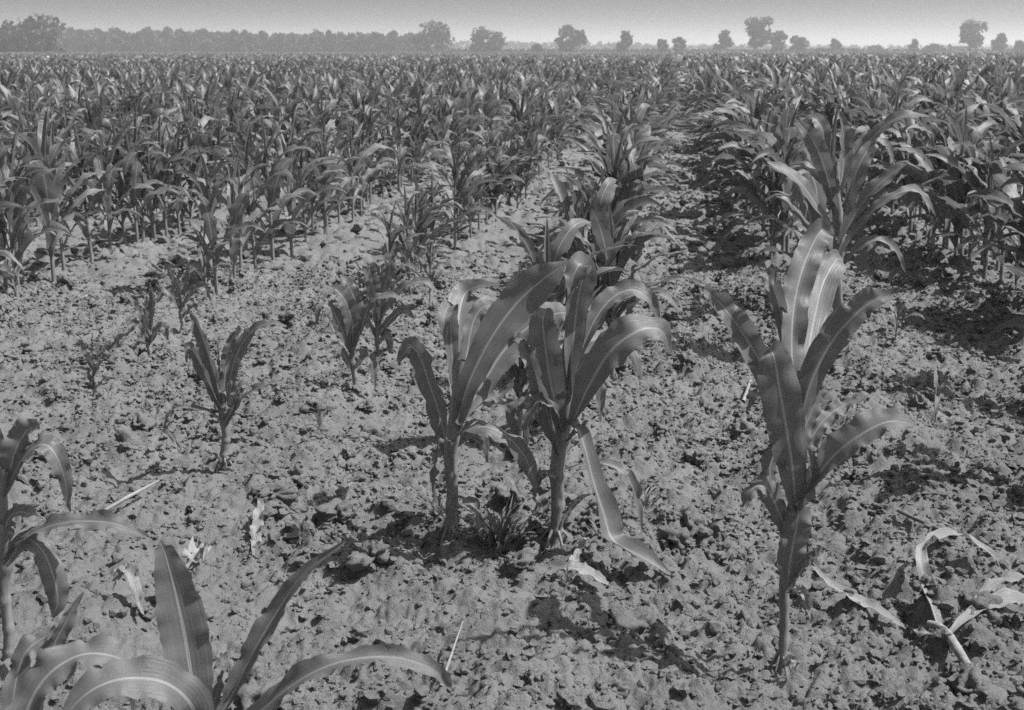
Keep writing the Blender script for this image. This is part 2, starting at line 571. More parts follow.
def corn_parts(seed, kind='full'):
    """list of (part, (V, F, UV)) for one plant, base at the origin."""
    r = random.Random(seed)
    parts = []
    if kind == 'full':
        nl, zlo, zhi, lmin, lmax, wmax, rad = r.choice((8, 9, 9, 10)), 0.12, 0.60, 0.40, 0.66, 0.120, 0.0145
    elif kind == 'thin':
        nl, zlo, zhi, lmin, lmax, wmax, rad = r.choice((8, 9)), 0.11, 0.60, 0.36, 0.60, 0.102, 0.013
    else:
        nl, zlo, zhi, lmin, lmax, wmax, rad = r.choice((5, 6)), 0.08, 0.42, 0.45, 0.85, 0.105, 0.016
    lean = r.uniform(-0.05, 0.05), r.uniform(-0.05, 0.05)
    top = zhi + 0.10

    def sp(z):
        return np.array((lean[0] * z, lean[1] * z, z))
    parts.append(('stalk', tube([sp(-0.05), sp(0.0), sp(0.25), sp(top)], [rad, rad, rad * 0.95, rad * 0.45], 8, 7, seed, 0.08)))
    plane = r.uniform(0, 6.283)
    for i in range(nl):
        f = i / (nl - 1)
        z0 = zlo + (zhi - zlo) * f ** 1.05
        az = plane + math.pi * (i % 2) + r.gauss(0, 0.42) + f * 0.3
        L = (lmin + (lmax - lmin) * math.sin(math.pi * min(1, 0.18 + 0.68 * f))) * r.uniform(0.85, 1.1)
        e0 = R(56 + 27 * f + r.uniform(-10, 10))
        droop = r.choice((5, -15, -35, -55, -70)) if f < 0.75 else r.choice((35, 10, -20, -35, -50))
        if f < 0.25:
            droop = r.choice((-60, -80))
        w = wmax * (0.55 + 0.45 * math.sin(math.pi * min(1, 0.15 + 0.75 * f))) * r.uniform(0.85, 1.12)
        P = leaf_path(z0, az, e0, R(droop), L, 10, r.uniform(1.2, 2.6), r.uniform(-0.7, 0.7)) + np.array((lean[0], lean[1], 0)) * z0
        fold = r.choice((0.2, 0.35, 0.5, 0.75)) if kind != 'full' else r.choice((0.08, 0.15, 0.25, 0.4))
        V = corn_leaf(P, w, az, 16, 4, seed * 31 + i, fold, 0.015, r.uniform(-0.9, 0.9), r.choice((0, 0, 0.5, -0.4)))
        parts.append(('dry_leaf' if (f < 0.12 and r.random() < 0.6) else 'leaf', V))
    for j in range(2):                       # the rolled whorl
        az = plane + 1.3 + j * 2.2
        P = leaf_path(top - 0.12, az, R(86), R(72 - 12 * j), 0.44 - 0.08 * j, 8, 1.0, 0.0, 0.002) + np.array((lean[0], lean[1], 0)) * top
        parts.append(('leaf', ribbon(P, WT * wmax * 0.5, np.array((-math.cos(az), -math.sin(az), 0.2)), 10, 4, fold=0.95, fold0=1.35, wave=0.003, seed=seed + j)))
    hmax = max(p[1][0][:, 2].max() for p in parts)
    return [(n, (v / hmax, f, u)) for n, (v, f, u) in parts]


def lod_parts(seed, ls, lm, nl_cut=None, broad=1.0):
    r = random.Random(seed)
    g = Geo()
    nl = nl_cut or 8
    plane = r.uniform(0, 6.283)
    if lm > 1:
        g.add(*tube([(0, 0, -0.04), (0, 0, 0.3), (0, 0, 0.62)], [0.015, 0.014, 0.007], 2, 3), 1)
    for i in range(nl):
        f = i / (nl - 1)
        if nl_cut:
            f = 0.3 + 0.7 * f
        z0 = 0.11 + 0.48 * f
        az = plane + math.pi * (i % 2) + r.gauss(0, 0.5)
        L = (0.36 + 0.30 * math.sin(math.pi * min(1, 0.18 + 0.68 * f))) * r.uniform(0.85, 1.1)
        P = leaf_path(z0, az, R(56 + 27 * f + r.uniform(-8, 8)), R(r.choice((-10, -45, -65)) if f < 0.75 else r.choice((45, 20, -10, -30))),
                      L, ls, r.uniform(0.9, 2), r.uniform(-.6, .6))
        W = np.interp(np.linspace(0, 1, ls + 1), np.linspace(0, 1, 7), WT) * 0.12 * broad
        V = ribbon(P, W, np.array((-math.cos(az) * .4, -math.sin(az) * .4, .9)), ls, lm, fold=r.choice((0.2, 0.4, 0.6)), fold0=0.8,
                   wave=0.008, seed=seed + i, twist=r.uniform(-.8, .8))
        g.add(*V, 0)
    V, F, UV, MI = g.arrays()
    return V / V[:, 2].max(), F, UV, MI


MATI = {'leaf': 0, 'stalk': 1, 'dry_leaf': 2}
VARIANTS = {}
for kind, cnt in (('full', 9), ('thin', 8), ('small', 6)):
    VARIANTS[kind] = []
    for q in range(cnt):
        ps = corn_parts({'full': 100, 'thin': 300, 'small': 500}[kind] + q * 7, kind)
        g = Geo()
        sep = []
        for n, (v, f, u) in ps:
            g.add(v, f, u, MATI[n])
            nm = 'leaf' if n == 'dry_leaf' else n
            sep.append((n, mesh_np('corn_' + nm, v, f, u, (PM[MATI[n]],))))
        VARIANTS[kind].append({'geo': g.arrays(), 'sep': sep, 'one': None})


def one_mesh(var):
    if var['one'] is None:
        V, F, UV, MI = var['geo']
        var['one'] = mesh_np('corn_plant', V, F, UV, PM, MI)
    return var['one']


def rot_to(o, yaw, s, x, y, z, tilt=(0, 0)):
    o.location = (x, y, z)
    o.rotation_euler = (tilt[0], tilt[1], yaw)
    o.scale = (s, s, s)


PROTO = {}


def place_plant(x, y, s, yaw, kind, q, label, group, parts=True, cat='corn plant', tilt=(0, 0)):
    z = float(ground_z(x, y)[0]) + 0.02
    var = VARIANTS[kind][q % len(VARIANTS[kind])]
    if not parts:
        o = link('corn_plant', one_mesh(var))
    else:
        o = bpy.data.objects.new('corn_plant', None)
        o.empty_display_size = 0.1
        COL.objects.link(o)
        key = (kind, q % len(VARIANTS[kind]))
        if key not in PROTO:
            PROTO[key] = [link(n, me, o) for n, me in var['sep']]
        else:
            for p in PROTO[key]:
                c = p.copy()
                COL.objects.link(c)
                c.parent = o
    rot_to(o, yaw, s, x, y, z, tilt)
    tag(o, label, cat, group)
    return o


# ------------------------------------------------------------------ the plants traced one by one
TOCAM = np.array((0.0, -0.72, 0.62))


def hero(base, stalk, leaves, label, scale=1.0, group=None, seed=0, cat='corn plant', thin=0.92):
    """stalk: [(px, py, half width px)]; leaves: dicts with p=[(px, py, depth offset m)], w=[px widths]."""
    bx, by = gxy(*base)
    bz = float(ground_z(bx, by)[0])
    root = bpy.data.objects.new('corn_plant', None)
    root.empty_display_size = 0.1
    root.location = (bx, by, bz)
    COL.objects.link(root)
    tag(root, label, cat, group)
    o = np.array((bx, by, bz))
    mp = m_per_px(by)
    P = [at_y(p[0], p[1], by) - o for p in stalk]
    P = [P[0] + (0, 0, -0.05)] + P
    Wd = [stalk[0][2]] + [p[2] for p in stalk]
    if len(stalk) > 1:
        Pf = catmull(P, 60)
        tt = np.linspace(0, 1, 61)
        Wf = catmull([w * mp for w in Wd], 60)[:, 0]
        for tn in (0.06, 0.11, 0.18, 0.27, 0.38, 0.5, 0.64, 0.8):
            Wf = Wf * (1 + 0.22 * np.exp(-((tt - tn) / 0.011) ** 2)) * (1 + 0.07 * np.clip((tt - tn) * 6, 0, 1) * np.exp(-np.clip(tt - tn, 0, 1) * 9))
        Pf[:, 0] += 0.004 * np.sin(tt * 17 + seed)
        link('stalk', mesh_np('corn_stalk', *tube(Pf, Wf, 60, 10, seed, 0.10), (M_STALK,)), root)
    if seed in (1, 2, 3, 5):
        for i in range(6):
            a = i * 1.05 + seed
            rr2 = stalk[0][2] * mp
            e = np.array((math.cos(a) * rr2 * 3.2, math.sin(a) * rr2 * 3.2, -0.012))
            link('prop_root', mesh_np('prop_root', *tube([np.array((math.cos(a) * rr2 * .7, math.sin(a) * rr2 * .7, 0.045)), e * .6 + (0, 0, .03), e, e * 1.2 + (0, 0, -.02)],
                                                        [rr2 * .3, rr2 * .26, rr2 * .2, rr2 * .15], 6, 6, i, .1), (M_STALK,)), root)
    for i, lf in enumerate(leaves):
        pts = [at_y(p[0], p[1], by + p[2]) - o for p in lf['p']]
        if lf.get('ground'):
            pts = []
            for p in lf['p']:
                gx, gy = gxy(p[0], p[1])
                pts.append(np.array((gx, gy, float(ground_z(gx, gy)[0]) + p[2])) - o)
        W = [w * mp * thin for w in lf['w']]
        hr = random.Random(seed * 77 + i)
        V = ribbon(pts, W, lf.get('n', TOCAM), 40, 8, fold=lf.get('fold', hr.uniform(0.12, 0.42)), fold0=lf.get('fold0', 1.05),
                   wave=lf.get('wave', 0.007) * hr.uniform(0.6, 1.35), nwave=hr.uniform(2.6, 4.6), seed=seed * 50 + i,
                   twist=lf.get('tw', hr.uniform(-0.2, 0.2)), curl=hr.choice((-0.3, 0.0, 0.0, 0.25)), roll=hr.uniform(0.06, 0.22), rag=0.09)
        dry = lf.get('dry', False)
        me = mesh_np('corn_leaf', *V, ((M_DRY if dry else M_LEAF),))
        lo = link('dry_leaf' if dry else 'leaf', me, root)
        if dry:
            lo['label'] = 'bleached dry leaf hanging to the soil'
    return root


def L(p, w, **k):
    return dict(p=p, w=w, **k)


# middle pair, left plant
hero((450, 545), [(450, 545, 5.5), (451, 500, 5.5), (452, 450, 6.5), (457, 400, 7), (463, 360, 5)], [
    L([(455, 430, -.01), (468, 385, -.03), (490, 340, -.10), (517, 303, -.17), (545, 278, -.20), (567, 263, -.20)], [12, 26, 34, 40, 34, 4], n=(0.35, -.8, .5), wave=.008),
    L([(455, 415, .02), (456, 365, .16), (458, 325, .30), (464, 296, .40), (478, 286, .40), (503, 285, .36)], [12, 20, 32, 34, 18, 2], n=[(0, -1, .1), (.1, -1, .3), (.2, -.4, .9)]),
    L([(455, 400, .02), (452, 350, .05), (450, 320, .05), (449, 306, .02), (444, 320, -.03), (446, 345, -.05)], [10, 16, 20, 18, 14, 2]),
    L([(449, 460, -.01), (441, 420, .10), (430, 385, .22), (420, 357, .31), (410, 347, .35), (398, 362, .36)], [10, 25, 28, 30, 24, 4], n=(-.4, -.8, .3)),
    L([(458, 425, -.02), (478, 392, .04), (503, 352, .09), (530, 326, .12), (555, 314, .13), (574, 313, .13)], [10, 22, 36, 38, 36, 16], n=(.2, -.6, .8)),
    L([(459, 420, .01), (474, 405, .03), (490, 399, .05), (505, 392, .06), (515, 378, .07)], [8, 18, 18, 12, 2], n=(0, -.5, .9)),
    L([(452, 445, -.03), (452, 437, -.07), (470, 428, -.12), (492, 428, -.14), (513, 442, -.13), (528, 463, -.12), (537, 492, -.12)], [7, 12, 16, 22, 26, 20, 3], n=(.1, -.5, .9), fold=.12),
    L([(452, 442, -.02), (444, 440, -.05), (437, 456, -.06), (435, 480, -.05), (438, 503, -.04), (444, 519, -.03)], [5, 9, 10, 9, 9, 2], n=(-1, -.5, .4)),
    L([(453, 500, -.01), (463, 498, -.04), (474, 507, -.06), (480, 525, -.07), (484, 545, -.08)], [5, 10, 15, 13, 3], n=(.5, -.6, .7)),
    L([(456, 445, .03), (468, 428, .08), (478, 424, .10), (485, 442, .11), (487, 462, .11)], [5, 11, 12, 10, 2], n=(.2, -.6, .8)),
    L([(457, 405, .05), (466, 360, .12), (474, 320, .16), (488, 305, .18), (500, 318, .18)], [8, 18, 20, 15, 3], n=(.3, -.7, .6)),
], 'broad leafy corn plant left of the tall one, leaves arching right over bare soil', seed=1)

# middle pair, right plant
hero((555, 543), [(555, 543, 6), (557, 500, 6.5), (560, 450, 7.5), (566, 390, 8), (571, 330, 5)], [
    L([(569, 400, -.01), (573, 345, -.02), (578, 300, -.02), (584, 272, -.03), (580, 264, -.07), (572, 280, -.09), (571, 292, -.09)], [12, 24, 28, 30, 26, 20, 4], n=[(0, -1, .1), (.1, -1, .2), (0, -.7, .7), (0, -.9, -.3)]),
    L([(569, 370, .0), (568, 320, .0), (567, 285, .0), (568, 257, .0)], [10, 9, 7, 1], fold=.9, n=(0, -1, 0)),
    L([(572, 425, -.03), (588, 388, -.06), (610, 352, -.08), (634, 333, -.08), (652, 328, -.06), (664, 334, -.05), (671, 352, -.05)], [12, 30, 44, 40, 32, 18, 3], n=(-.2, -.75, .7), wave=.009),
    L([(562, 432, -.02), (552, 390, -.04), (546, 352, -.05), (543, 322, -.05), (546, 308, -.02)], [14, 32, 34, 30, 10], n=(-.1, -1, .1)),
    L([(560, 455, -.03), (551, 425, -.06), (541, 392, -.08), (533, 365, -.08), (524, 348, -.06), (530, 340, -.03)], [8, 20, 24, 18, 14, 3], n=(-.5, -.7, .5)),
    L([(552, 410, .02), (540, 370, .05), (530, 345, .07), (516, 338, .09), (508, 346, .1)], [8, 18, 18, 12, 2]),
    L([(566, 440, -.02), (576, 428, -.05), (584, 445, -.08), (593, 480, -.10), (604, 515, -.12), (613, 540, -.15), (640, 556, -.20), (672, 575, -.22)], [6, 14, 22, 28, 34, 34, 26, 3], n=[(.5, -.7, .6), (.6, -.7, .4), (.2, -.3, .9), (0, -.3, 1)], fold=.3),
    L([(564, 470, .03), (590, 464, .06), (612, 466, .08), (628, 478, .08), (637, 502, .08), (641, 528, .08)], [4, 8, 14, 16, 14, 3], n=(.2, -.5, .8)),
    L([(560, 530, -.02), (566, 515, -.05), (578, 500, -.07), (590, 494, -.08)], [5, 8, 7, 2]),
    L([(573, 400, .02), (588, 370, .03), (597, 366, .04), (600, 390, .04), (600, 422, .04)], [8, 14, 15, 13, 3], n=(.3, -.8, .4)),
    L([(573, 380, .03), (590, 330, .06), (610, 300, .09), (632, 290, .1), (650, 300, .1), (660, 322, .1)], [8, 20, 26, 24, 16, 3], n=(-.1, -.6, .8)),
    L([(558, 480, -.02), (545, 472, -.05), (537, 482, -.06), (534, 500, -.06)], [4, 9, 9, 2]),
    L([(557, 445, .05), (538, 412, .10), (522, 402, .12), (511, 412, .12), (513, 432, .12)], [6, 14, 16, 13, 3]),
    L([(572, 395, .06), (590, 352, .13), (612, 340, .17), (632, 352, .19), (642, 380, .19)], [8, 16, 20, 17, 3], n=(0, -.5, .9)),
    L([(566, 425, -.03), (550, 404, -.08), (537, 402, -.10), (528, 424, -.11), (527, 445, -.11)], [6, 13, 15, 12, 2], n=(-.2, -.6, .8)),
    L([(564, 455, .02), (576, 440, .05), (585, 446, .06), (588, 470, .06)], [5, 9, 10, 2], dry=False),
], 'tallest corn plant of the middle row, broken lower leaf bent onto the soil', seed=2)

# the tall plant at right front
hero((780, 672), [(781, 672, 4.2), (783, 620, 4.7), (788, 560, 5.5), (794, 500, 6.5), (798, 430, 6), (801, 370, 5)], [
    L([(797, 430, -.01), (793, 375, .03), (792, 330, .08), (797, 290, .13), (808, 255, .18), (822, 230, .22), (832, 236, .25)], [14, 26, 30, 34, 34, 28, 6], n=(.15, -1, .25), wave=.008),
    L([(800, 420, .03), (807, 365, .10), (814, 320, .18), (823, 285, .25), (835, 262, .30), (842, 258, .33)], [12, 26, 32, 33, 30, 5], n=(.1, -.9, .4)),
    L([(799, 425, -.02), (812, 380, -.05), (832, 342, -.07), (855, 315, -.08), (875, 300, -.08), (893, 296, -.08)], [14, 30, 38, 36, 28, 8], n=(-.15, -.85, .5), wave=.01),
    L([(792, 450, .02), (780, 405, .04), (762, 365, .05), (742, 332, .05), (722, 305, .04), (704, 289, .02)], [10, 20, 32, 30, 26, 14], n=(-.25, -.8, .5), wave=.010),
    L([(796, 510, -.04), (792, 465, -.07), (786, 425, -.09), (779, 385, -.10), (774, 356, -.11), (768, 349, -.08)], [16, 32, 42, 42, 32, 16], n=(-.1, -1, .15)),
    L([(795, 505, -.03), (815, 478, -.06), (838, 452, -.09), (862, 434, -.10), (888, 422, -.10), (913, 424, -.10)], [12, 26, 38, 40, 36, 8], n=(-.25, -.55, .85), wave=.006),
    L([(797, 475, .02), (808, 445, .05), (826, 418, .08), (845, 405, .1), (867, 396, .1)], [8, 18, 22, 18, 3], n=(-.2, -.6, .8)),
    L([(793, 500, .0), (797, 460, .02), (806, 425, .04), (818, 398, .06), (826, 385, .07)], [10, 18, 18, 14, 3], n=(.4, -1, 0)),
    L([(790, 545, -.02), (778, 510, -.05), (766, 487, -.07), (752, 489, -.08), (742, 508, -.09)], [10, 20, 26, 22, 3], n=(-.3, -.6, .7)),
    L([(789, 520, -.01), (775, 490, -.02), (770, 470, -.03), (776, 455, -.05), (788, 470, -.08)], [10, 18, 22, 18, 4], n=(-.6, -.7, .2)),
    L([(787, 590, -.02), (791, 555, -.04), (797, 525, -.05), (799, 500, -.04), (801, 478, -.01)], [14, 32, 32, 22, 8], n=(.1, -1, 0)),
    L([(786, 588, .0), (796, 572, -.03), (809, 560, -.05), (820, 557, -.06), (827, 562, -.06)], [8, 14, 18, 20, 8], n=(0, -.6, .8)),
    L([(795, 400, .05), (788, 350, .08), (780, 310, .1), (772, 283, .08), (768, 276, .05), (770, 292, .03)], [8, 14, 18, 20, 18, 4], n=(-.3, -1, .3)),
    L([(787, 592, -.02), (799, 590, -.04), (806, 598, -.06), (812, 622, -.07)], [4, 9, 12, 3], n=(0, -1, .3), dry=True, fold=.3),
    L([(806, 596, .10), (820, 604, .075), (838, 612, .06), (858, 622, .055), (880, 632, .05), (908, 645, .035)], [6, 11, 18, 22, 16, 3], n=(.25, -.35, 1), dry=True, ground=True, fold=.08, fold0=.4, tw=0.0, wave=.004, curl=0.0),
    L([(793, 520, -.03), (806, 492, -.06), (812, 466, -.07), (805, 446, -.06)], [8, 16, 16, 3], n=(.3, -.9, .2)),
    L([(790, 545, .02), (803, 522, .05), (817, 514, .06), (826, 528, .06)], [6, 12, 13, 3], n=(0, -.5, .9)),
    L([(797, 455, .05), (785, 420, .09), (770, 398, .12), (756, 396, .13), (747, 412, .13)], [8, 18, 20, 15, 3], n=(-.2, -.6, .8)),
    L([(782, 668, -.01), (790, 660, -.03), (796, 664, -.04), (790, 676, -.05)], [4, 9, 9, 3], dry=True),
], 'tall single corn plant at right front with long upright leaves and drooping dry leaf', seed=3)

# the plant behind it, head of the right row
hero((838, 345), [(838, 345, 5), (838, 280, 5), (838, 230, 5.5), (836, 190, 4.5), (835, 165, 3)], [
    L([(836, 215, .0), (828, 180, -.05), (820, 155, -.08), (810, 136, -.10), (796, 119, -.10)], [10, 18, 24, 20, 6], n=(-.3, -.8, .5)),
    L([(834, 200, .0), (832, 160, .0), (834, 130, .0), (839, 100, .0)], [8, 10, 8, 1], fold=.8),
    L([(842, 190, .0), (858, 158, -.05), (880, 130, -.08), (903, 116, -.10), (928, 116, -.10)], [8, 16, 20, 16, 3], n=(-.2, -.5, .85)),
    L([(842, 225, -.03), (850, 195, -.10), (858, 168, -.12), (868, 150, -.10), (877, 144, -.06)], [10, 20, 24, 20, 8], n=(.3, -.9, .3)),
    L([(840, 245, -.05), (855, 215, -.12), (872, 192, -.15), (890, 175, -.15), (906, 164, -.15)], [10, 18, 24, 18, 3], n=(-.2, -.5, .85)),
    L([(838, 262, -.02), (858, 228, -.08), (880, 205, -.10), (902, 192, -.10), (922, 194, -.08), (935, 215, -.08)], [8, 14, 18, 18, 14, 2], n=(-.2, -.5, .85)),
    L([(836, 240, -.03), (822, 215, -.10), (806, 190, -.13), (788, 172, -.13), (768, 162, -.12)], [8, 18, 24, 20, 4], n=(.2, -.6, .8)),
    L([(834, 260, .0), (815, 235, -.05), (797, 210, -.08), (780, 196, -.08), (765, 200, -.06)], [8, 16, 18, 14, 3], n=(.2, -.5, .8)),
    L([(836, 205, .05), (822, 178, .10), (806, 166, .12), (790, 168, .12), (778, 185, .12)], [8, 16, 20, 16, 3], n=(.2, -.5, .85)),
    L([(838, 200, .05), (844, 160, .09), (843, 130, .10), (836, 106, .08)], [8, 22, 20, 3], n=(.3, -.8, .4)),
    L([(836, 195, .05), (826, 150, .10), (822, 128, .13), (812, 118, .15), (800, 128, .16)], [8, 20, 22, 16, 3], n=(-.2, -.6, .8)),
    L([(838, 200, .08), (850, 165, .14), (866, 140, .18), (885, 145, .2), (895, 165, .2)], [8, 16, 20, 16, 3], n=(-.1, -.5, .85)),
    L([(838, 275, -.05), (855, 252, -.10), (876, 240, -.12), (895, 250, -.12), (905, 272, -.12)], [6, 14, 16, 14, 2], n=(0, -.5, .85)),
    L([(836, 285, -.03), (818, 262, -.08), (800, 258, -.10), (786, 275, -.10)], [6, 12, 14, 3], n=(0, -.5, .85)),
], 'large dark corn plant behind the tall right front one, many crossing leaves', seed=4, thin=0.8)

# the single young plant at left
hero((225, 470), [(225, 470, 3.8), (225, 440, 4), (224, 412, 4.5), (222, 392, 3.5)], [
    L([(222, 410, .0), (216, 378, -.02), (207, 350, -.03), (198, 327, -.03), (191, 313, -.03)], [10, 18, 20, 15, 3], n=(-.4, -.8, .4)),
    L([(223, 400, .01), (226, 368, .02), (230, 345, .02), (240, 326, .02)], [8, 13, 12, 4], n=(.3, -1, .1)),
    L([(227, 402, .0), (232, 370, -.02), (241, 346, -.03), (256, 328, -.04), (272, 323, -.05), (286, 326, -.05)], [8, 14, 14, 12, 8, 2], n=(.4, -.6, .7)),
    L([(228, 425, -.01), (240, 402, -.04), (258, 388, -.05), (275, 383, -.05), (292, 382, -.05)], [6, 10, 10, 7, 2], n=(-.1, -.4, .9)),
    L([(222, 420, -.01), (205, 410, -.04), (184, 407, -.06), (170, 412, -.07), (166, 428, -.07), (180, 448, -.07)], [3, 4, 5, 5, 5, 2]),
    L([(220, 405, -.02), (206, 376, -.05), (195, 353, -.06), (188, 348, -.07), (187, 362, -.08)], [8, 14, 14, 10, 2], n=(-.4, -.7, .5)),
    L([(221, 390, .02), (219, 365, .03), (218, 340, .03)], [4, 4, 1], fold=.8),
    L([(224, 425, -.01), (233, 408, -.02), (236, 395, -.02), (232, 380, -.02)], [6, 12, 12, 4]),
    L([(224, 462, -.01), (215, 455, -.03), (204, 451, -.04)], [3, 4, 1], dry=True),
    L([(226, 462, -.01), (233, 455, -.03), (241, 452, -.04)], [3, 4, 1], dry=True),
], 'lone young corn plant in open soil at left, thin stem with long side leaf', seed=5)

# two small plants standing close together in the thin row
hero((355, 392), [(355, 392, 2.5), (353, 360, 3), (352, 330, 3)], [
    L([(353, 355, .0), (352, 322, -.02), (345, 300, -.03), (336, 290, -.03), (332, 294, -.04)], [8, 18, 20, 14, 4]),
    L([(351, 352, .0), (340, 325, -.03), (330, 308, -.05), (320, 307, -.06), (316, 325, -.07)], [8, 16, 14, 9, 2]),
    L([(354, 350, .0), (358, 315, .02), (352, 292, .02), (345, 282, .0), (345, 298, -.03)], [8, 16, 16, 12, 3]),
    L([(356, 345, .0), (364, 320, -.02), (372, 302, -.03), (388, 295, -.04), (405, 300, -.05)], [8, 12, 14, 10, 2], n=(0, -.5, .9)),
    L([(354, 370, .0), (364, 358, -.03), (372, 362, -.04), (375, 388, -.05)], [5, 10, 11, 2]),
    L([(353, 372, .0), (342, 352, -.03), (334, 345, -.04), (325, 350, -.05)], [5, 9, 8, 2]),
], 'curled small corn plant, nearer one of the close pair in the thin row', seed=6)
hero((378, 360), [(378, 360, 2.5), (378, 330, 3), (378, 305, 3)], [
    L([(378, 330, .0), (374, 295, -.02), (370, 272, -.03), (366, 262, -.03), (366, 278, -.05)], [8, 14, 16, 12, 3]),
    L([(378, 325, .0), (384, 290, .02), (390, 268, .02), (386, 258, .0)], [8, 16, 16, 5]),
    L([(379, 325, .0), (392, 300, -.02), (408, 285, -.04), (425, 282, -.05), (437, 292, -.05)], [8, 13, 14, 12, 2], n=(0, -.5, .9)),
    L([(379, 335, .0), (392, 318, -.03), (405, 310, -.04), (414, 320, -.05)], [6, 10, 10, 2]),
    L([(377, 338, .0), (364, 318, -.02), (356, 312, -.03), (350, 322, -.04)], [6, 10, 9, 2]),
    L([(378, 345, .0), (386, 335, -.03), (390, 345, -.04), (388, 362, -.04)], [5, 8, 8, 2]),
], 'small corn plant with hooked top leaf, farther one of the close pair', seed=7)

hero((95, 398), [(95, 398, 1.6), (95, 380, 2), (94, 362, 2)], [
    L([(94, 372, .0), (86, 353, -.03), (76, 339, -.05), (63, 330, -.06)], [4, 8, 8, 2]),
    L([(94, 368, .0), (92, 350, .01), (92, 334, .01)], [4, 5, 1]),
    L([(95, 370, .0), (101, 350, .02), (110, 340, .03)], [4, 7, 2]),
    L([(96, 372, .0), (108, 352, -.03), (120, 339, -.04), (132, 331, -.05)], [4, 9, 8, 2]),
    L([(96, 388, .0), (105, 379, -.03), (119, 380, -.04)], [3, 5, 1]),
    L([(94, 385, .0), (85, 372, -.03), (74, 369, -.04), (66, 375, -.05)], [3, 7, 6, 2]),
    L([(95, 375, .0), (99, 360, -.05), (104, 352, -.08), (112, 358, -.10)], [3, 7, 7, 2]),
], 'tiny ragged corn seedling nearest the left edge, in open soil', seed=11)
hero((150, 361), [(150, 361, 1.8), (149, 345, 2.2), (149, 330, 2)], [
    L([(148, 342, .0), (143, 320, -.02), (135, 305, -.03), (123, 289, -.04)], [4, 7, 6, 1]),
    L([(150, 338, .0), (152, 312, .01), (153, 298, .01), (151, 288, -.01)], [5, 10, 10, 4]),
    L([(149, 345, .0), (141, 332, -.03), (133, 324, -.04), (130, 332, -.06)], [5, 11, 10, 3]),
    L([(150, 345, .0), (157, 330, -.02), (164, 328, -.03), (168, 340, -.04)], [5, 10, 11, 3]),
    L([(151, 354, .0), (162, 349, -.02), (176, 359, -.03)], [2, 4, 1]),
    L([(149, 335, .0), (146, 312, .02), (147, 296, .03)], [4, 7, 2]),
], 'small corn seedling with pale upright leaf, between the tiny one and the dense stand', seed=12)
hero((182, 330), [(182, 330, 2), (182, 312, 2.4), (182, 295, 2.2)], [
    L([(181, 305, .0), (176, 285, -.02), (170, 268, -.03)], [5, 9, 2]),
    L([(182, 303, .0), (186, 280, .01), (189, 262, .01)], [5, 10, 3]),
    L([(183, 308, .0), (194, 290, -.03), (204, 288, -.04), (210, 302, -.05)], [5, 11, 11, 3]),
    L([(181, 310, .0), (170, 294, -.03), (162, 292, -.04), (157, 303, -.05)], [5, 10, 10, 3]),
    L([(183, 318, .0), (192, 306, -.03), (201, 312, -.04)], [4, 7, 2]),
    L([(181, 300, .0), (184, 278, .03), (196, 268, .05)], [4, 8, 2]),
], 'small corn plant with two upright leaves just before the dense left stand', seed=13)

# plants at the left edge and in the near left corner
hero((8, 655), [(8, 655, 5), (6, 600, 6), (5, 540, 7), (5, 470, 5)], [
    L([(6, 500, .0), (18, 466, -.02), (36, 446, -.03), (52, 449, -.04), (64, 475, -.05), (70, 512, -.06)], [10, 20, 24, 24, 18, 3], n=(-.1, -.5, .85)),
    L([(5, 495, .01), (14, 455, .0), (26, 432, .0), (40, 424, -.02)], [12, 28, 30, 8], n=(.2, -.8, .5)),
    L([(6, 560, -.02), (28, 536, -.06), (58, 524, -.09), (90, 521, -.11), (120, 525, -.12), (148, 538, -.13)], [10, 22, 22, 24, 18, 3], n=(0, -.5, .9)),
    L([(6, 565, -.02), (24, 540, -.06), (42, 550, -.08), (54, 578, -.09), (58, 600, -.09), (53, 618, -.09)], [8, 20, 24, 26, 22, 3], n=(.4, -.7, .5)),
    L([(5, 550, .0), (8, 520, -.02), (22, 512, -.04), (40, 520, -.05)], [12, 22, 22, 6]),
    L([(4, 470, .02), (-8, 430, .03), (-28, 410, .04), (-50, 420, .05)], [10, 22, 22, 3]),
], 'corn plant cut by the left edge, leaves hanging over the soil', seed=8)
hero((196, 850), [(196, 850, 8), (198, 800, 9), (200, 750, 9), (200, 705, 7)], [
    L([(202, 745, -.01), (194, 690, .02), (186, 640, .04), (177, 597, .05), (166, 556, .05), (160, 541, .05)], [24, 46, 56, 50, 28, 4], n=(.15, -1, .2), wave=.004),
    L([(206, 740, .0), (232, 695, .02), (252, 655, .03), (278, 610, .04), (305, 572, .04), (346, 541, .04)], [12, 20, 28, 26, 16, 4], n=(-.3, -.8, .4), wave=.005),
    L([(206, 765, -.02), (262, 710, -.04), (300, 680, -.05), (340, 662, -.05), (390, 657, -.04), (430, 668, -.03), (452, 690, -.02)], [14, 26, 30, 26, 24, 22, 4], n=(0, -.6, .8)),
    L([(196, 770, -.02), (196, 715, -.08), (170, 685, -.12), (130, 678, -.14), (92, 690, -.16), (60, 720, -.18)], [16, 42, 46, 46, 40, 8], n=(0, -.6, .8)),
    L([(200, 745, .03), (215, 700, .05), (222, 670, .05)], [12, 14, 3]),
], 'blurred corn plant in the near left corner with broad upright blade', seed=9)
